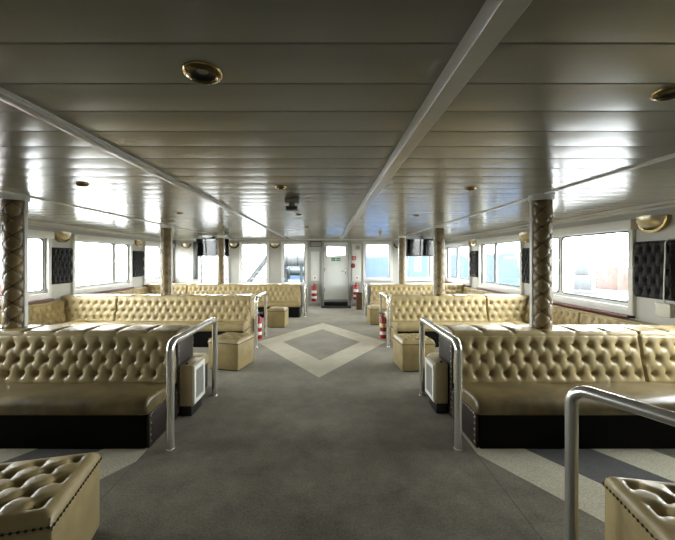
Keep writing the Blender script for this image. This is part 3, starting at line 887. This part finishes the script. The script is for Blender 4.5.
# ------------------------------------------------------------------ outside
SEA = mat('sea_water', (0.06, 0.066, 0.07), 0.25, var=0.2, scale=.15, bump=.3, bscale=.6)
QUAY = mat('quay_concrete', (0.065, 0.065, 0.062), 0.8, var=0.12, scale=.4)
DECK = mat('deck_paint', (0.07, 0.074, 0.074), 0.6, var=0.1)
HULLBLUE = mat('blue_hull', (0.019, 0.041, 0.085), 0.4, var=0.12, scale=1.2)
HULLWHITE = mat('white_hull', (0.085, 0.088, 0.092), 0.4, var=0.06)
RUST = mat('rust_container', (0.06, 0.036, 0.03), 0.6, var=0.25, scale=2)
PALERED = mat('red_container', (0.10, 0.012, 0.014), 0.5, var=0.15)
GREYBLD = mat('grey_cladding', (0.036, 0.041, 0.043), 0.7, var=0.1)
TEAL = mat('dark_teal_paint', (0.009, 0.016, 0.017), 0.5, var=0.2)
WZ = -2.6
sea = struct('exterior_sea', bx(-160, 160, -60, 260, WZ-.2, WZ), SEA, smooth=False)
q = struct('exterior_quay', bx(22, 90, 8, 90, WZ+.001, WZ+.6), QUAY, smooth=False)

def container(label, loc, L, W, H, m, yaw=0):
    o = thing('shipping_container', label, 'container', loc, yaw, 'boxes on the quay')
    b = BM(); n = int(L/.28); pts = []
    for k in range(n+1):
        x = -L/2+L*k/n; d = .035 if k % 2 else 0
        pts.append((x, -W/2+d))
    for k in range(n, -1, -1):
        x = -L/2+L*k/n; d = .035 if k % 2 else 0
        pts.append((x, W/2-d))
    prism(b, pts, 'z', .1, H-.1); obj('body', b, m, o, angle=20)
    f = BM()
    for z in (0, H-.12):
        for y in (-W/2-.01, W/2-.09): box(f, -L/2, L/2, y, y+.1, z, z+.12)
        for x in (-L/2, L/2-.1): box(f, x, x+.1, -W/2, W/2, z, z+.12)
    for x in (-L/2, L/2-.1):
        for y in (-W/2-.01, W/2-.09): box(f, x, x+.1, y, y+.1, 0, H)
    obj('corner_frame', f, m, o)
container('rust red container on the quay outside the near right window', (33.5, 39.5, WZ+.6), 3.2, 2.2, 2.6, RUST, R(20))
container('grey container on the quay outside the near right window', (37.2, 39.0, WZ+.6), 3.0, 2.2, 2.4, GREYBLD, R(10))
container('red container seen through the leftmost side window', (-15.5, 12.4, -1.2), 6.0, 2.4, 1.65, PALERED, R(80))

def vessel(name, label, loc, L, W, H, hull, top, yaw, band=True):
    o = thing(name, label, 'boat', loc, yaw)
    prof = [(-L/2, 0.0), (-L/2, W*.42), (-L*.2, W/2), (L*.2, W/2), (L*.42, W*.3), (L/2, 0), (L*.42, -W*.3), (L*.2, -W/2), (-L*.2, -W/2), (-L/2, -W*.42)]
    b = BM(); lo = [b.verts.new((x*.93, y*.85, 0)) for x, y in prof]; hi = [b.verts.new((x, y, H+max(0, x)*.06)) for x, y in prof]
    b.faces.new(lo[::-1]); b.faces.new(hi)
    for i in range(len(prof)): b.faces.new((lo[i], lo[(i+1) % len(prof)], hi[(i+1) % len(prof)], hi[i]))
    obj('hull', b, hull, o, angle=25)
    if band:
        b = BM(); f = .22
        def lerp(i, t): x, y = prof[i]; return (x*(.93+.07*t)*1.003, y*(.85+.15*t)*1.012, (H+max(0, x)*.06)*t)
        A = [b.verts.new(lerp(i, .20)) for i in range(len(prof))]; B_ = [b.verts.new(lerp(i, .30)) for i in range(len(prof))]
        for i in range(len(prof)): b.faces.new((A[i], A[(i+1) % len(prof)], B_[(i+1) % len(prof)], B_[i]))
        obj('hull_stripe', b, HULLWHITE, o, angle=25)
    b = BM(); box(b, -L*.30, L*.12, -W*.32, W*.32, H-.02, H+1.5, .1); box(b, -L*.22, L*.02, -W*.25, W*.25, H+1.5, H+2.6, .1); obj('deckhouse', b, top, o)
    b = BM(); tube(b, [(-L*.1, 0, H+2.5), (-L*.1, 0, H+5.2)], .09, 8); tube(b, [(-L*.1, -1, H+4.2), (-L*.1, 1, H+4.2)], .05, 8); obj('mast', b, top, o)
    return o
vessel('blue_boat', 'blue hulled boat with white stripe outside the windows right of the door', (5.6, 21.0, WZ), 17, 4.6, 4.15, HULLBLUE, HULLWHITE, R(4))
vessel('grey_ship', 'small grey ship far out beyond the second right window', (58, 110, WZ), 22, 6, 2.0, GREYBLD, GREYBLD, R(15), False)
vessel('moored_boat', 'low grey boat on the water outside the near right window', (27.5, 37.0, WZ), 8.0, 2.4, .9, HULLWHITE, GREYBLD, R(60), False)

# open deck outside the far wall on the left: stair rail, raft drum, bollards
struct('exterior_deck', bx(-7.5, -.6, YB+.14, 17.5, -.12, 0.0), DECK, smooth=False)
o = thing('deck_stair', 'slanting white stair outside the window left of the door', 'stair', (-2.35, 13.2, 0), 0)
b = BM(); prism(b, [(-1.0, .35), (-.9, .3), (.95, 2.75), (.85, 2.8)], 'y', -.03, .03); obj('stringer', b, GREYBLD, o)
b = BM(); prism(b, [(-1.0, .35), (-.9, .3), (.95, 2.75), (.85, 2.8)], 'y', .67, .73); obj('stringer', b, GREYBLD, o)
b = BM()
for k in range(9): box(b, -.95+k*.2, -.72+k*.2, .03, .67, .42+k*.265, .455+k*.265)
obj('tread', b, GREYBLD, o)
obj('handrail', tube(BM(), fillet([(-.95, 0, 0.0), (-.95, 0, 1.2), (.9, 0, 3.6)], .1, 5), .03, 8), TEAL, o)
o = thing('deck_railing', 'grey deck railing outside the windows left of the door', 'railing', (-4.0, 17.2, 0), 0)
b = BM()
for z in (.45, .75, 1.08): tube(b, [(-3.3, 0, z), (3.2, 0, z)], .022, 8)
obj('bar', b, GREYBLD, o)
b = BM()
for k in range(7): tube(b, [(-3.2+k*1.05, 0, 0), (-3.2+k*1.05, 0, 1.08)], .025, 8)
obj('post', b, GREYBLD, o)
o = thing('life_raft', 'pale life raft drum on a dark cradle outside the window beside the door', 'life raft', (-1.30, 13.0, 0), 0)
b = BM(); lathe(b, [(0, -.55), (.26, -.54), (.33, -.46), (.33, -.02), (.35, -.01), (.35, .01), (.33, .02), (.33, .46), (.26, .54), (0, .55)], 24, Matrix.Translation((0, 0, 1.55)) @ Matrix.Rotation(PI/2, 4, 'Y')); obj('drum', b, HULLWHITE, o)
b = BM()
for x in (-.32, .32):
    prism(b, [(-.40, 1.15), (.40, 1.15), (.40, 1.32), (.25, 1.22), (-.25, 1.22), (-.40, 1.32)], 'x', x-.04, x+.04)
    for y in (-.34, .34): box(b, x-.03, x+.03, y-.03, y+.03, 0, 1.16)
obj('cradle', b, TEAL, o)
b = BM()
for x in (-.2, .2): lathe(b, [(.338, -.02), (.338, .02)], 24, Matrix.Translation((x, 0, 1.55)) @ Matrix.Rotation(PI/2, 4, 'Y'))
obj('strap', b, TEAL, o)
o = thing('winch', 'dark deck winch outside the window beside the door', 'winch', (-1.15, 14.6, 0), 0)
b = BM(); lathe(b, [(0, -.5), (.30, -.5), (.30, -.44), (.16, -.42), (.16, .42), (.30, .44), (.30, .5), (0, .5)], 20, Matrix.Translation((0, 0, .95)) @ Matrix.Rotation(PI/2, 4, 'Y')); obj('drum', b, TEAL, o)
b = BM(); box(b, -.6, .6, -.4, .4, 0, .55, .03); box(b, -.62, -.54, -.2, .2, .5, 1.1); box(b, .54, .62, -.2, .2, .5, 1.1); obj('bed', b, TEAL, o)

# ------------------------------------------------------------------ light: overcast sky
w = bpy.data.worlds.new('overcast'); S.world = w; w.use_nodes = True
nt = w.node_tree; bg = nt.nodes['Background']
tc = N(nt, 'ShaderNodeTexCoord'); sp = N(nt, 'ShaderNodeSeparateXYZ'); nt.links.new(tc.outputs['Generated'], sp.inputs[0])
rp = N(nt, 'ShaderNodeValToRGB'); nt.links.new(sp.outputs['Z'], rp.inputs['Fac'])
rp.color_ramp.elements[0].position = 0.0; rp.color_ramp.elements[0].color = (1.0, 0.995, 0.97, 1)
rp.color_ramp.elements[1].position = 0.6; rp.color_ramp.elements[1].color = (0.97, 0.985, 1.0, 1)
nt.links.new(rp.outputs['Color'], bg.inputs['Color'])
bg.inputs['Strength'].default_value = 32.0
# window portals guide the sampling of that sky
def portal(loc, rot, sx, sy):
    l = bpy.data.lights.new('window_portal', 'AREA'); l.shape = 'RECTANGLE'; l.size = sx; l.size_y = sy; l.cycles.is_portal = True
    o = bpy.data.objects.new('window_portal', l); C.objects.link(o); o.location = loc; o.rotation_euler = rot
for side, X, s in (('right', XR+.06, 1), ('left', XL-.06, -1)):
    for (a, b), (c, d) in WINS[side]:
        portal((X, (a+d)/2, (ZB+ZT)/2), (0, s*PI/2, 0), ZT-ZB+.1, d-a+.1)
for a, b in BW: portal(((a+b)/2, YB+.09, (BZ0+BZ1)/2), (-PI/2, 0, 0), b-a, BZ1-BZ0)

# ------------------------------------------------------------------ camera
cam = bpy.data.cameras.new('camera'); co = bpy.data.objects.new('camera', cam); C.objects.link(co)
co.location = (0, 0, 1.5); co.rotation_euler = (PI/2, 0, 0)
cam.sensor_width = 36; cam.sensor_fit = 'HORIZONTAL'; cam.lens = 36*340/675
cam.shift_x = 10.5/675; cam.shift_y = -11/675; cam.clip_start = .02; cam.clip_end = 500
S.camera = co
S.view_settings.view_transform = 'Standard'; S.view_settings.look = 'None'
S.view_settings.exposure = 0.0; S.view_settings.gamma = 1.0; S.view_settings.use_curve_mapping = False
S.cycles.max_bounces = 10; S.cycles.diffuse_bounces = 6; S.cycles.glossy_bounces = 5; S.cycles.transparent_max_bounces = 12
S.cycles.use_denoising = True; S.cycles.sample_clamp_indirect = 8.0
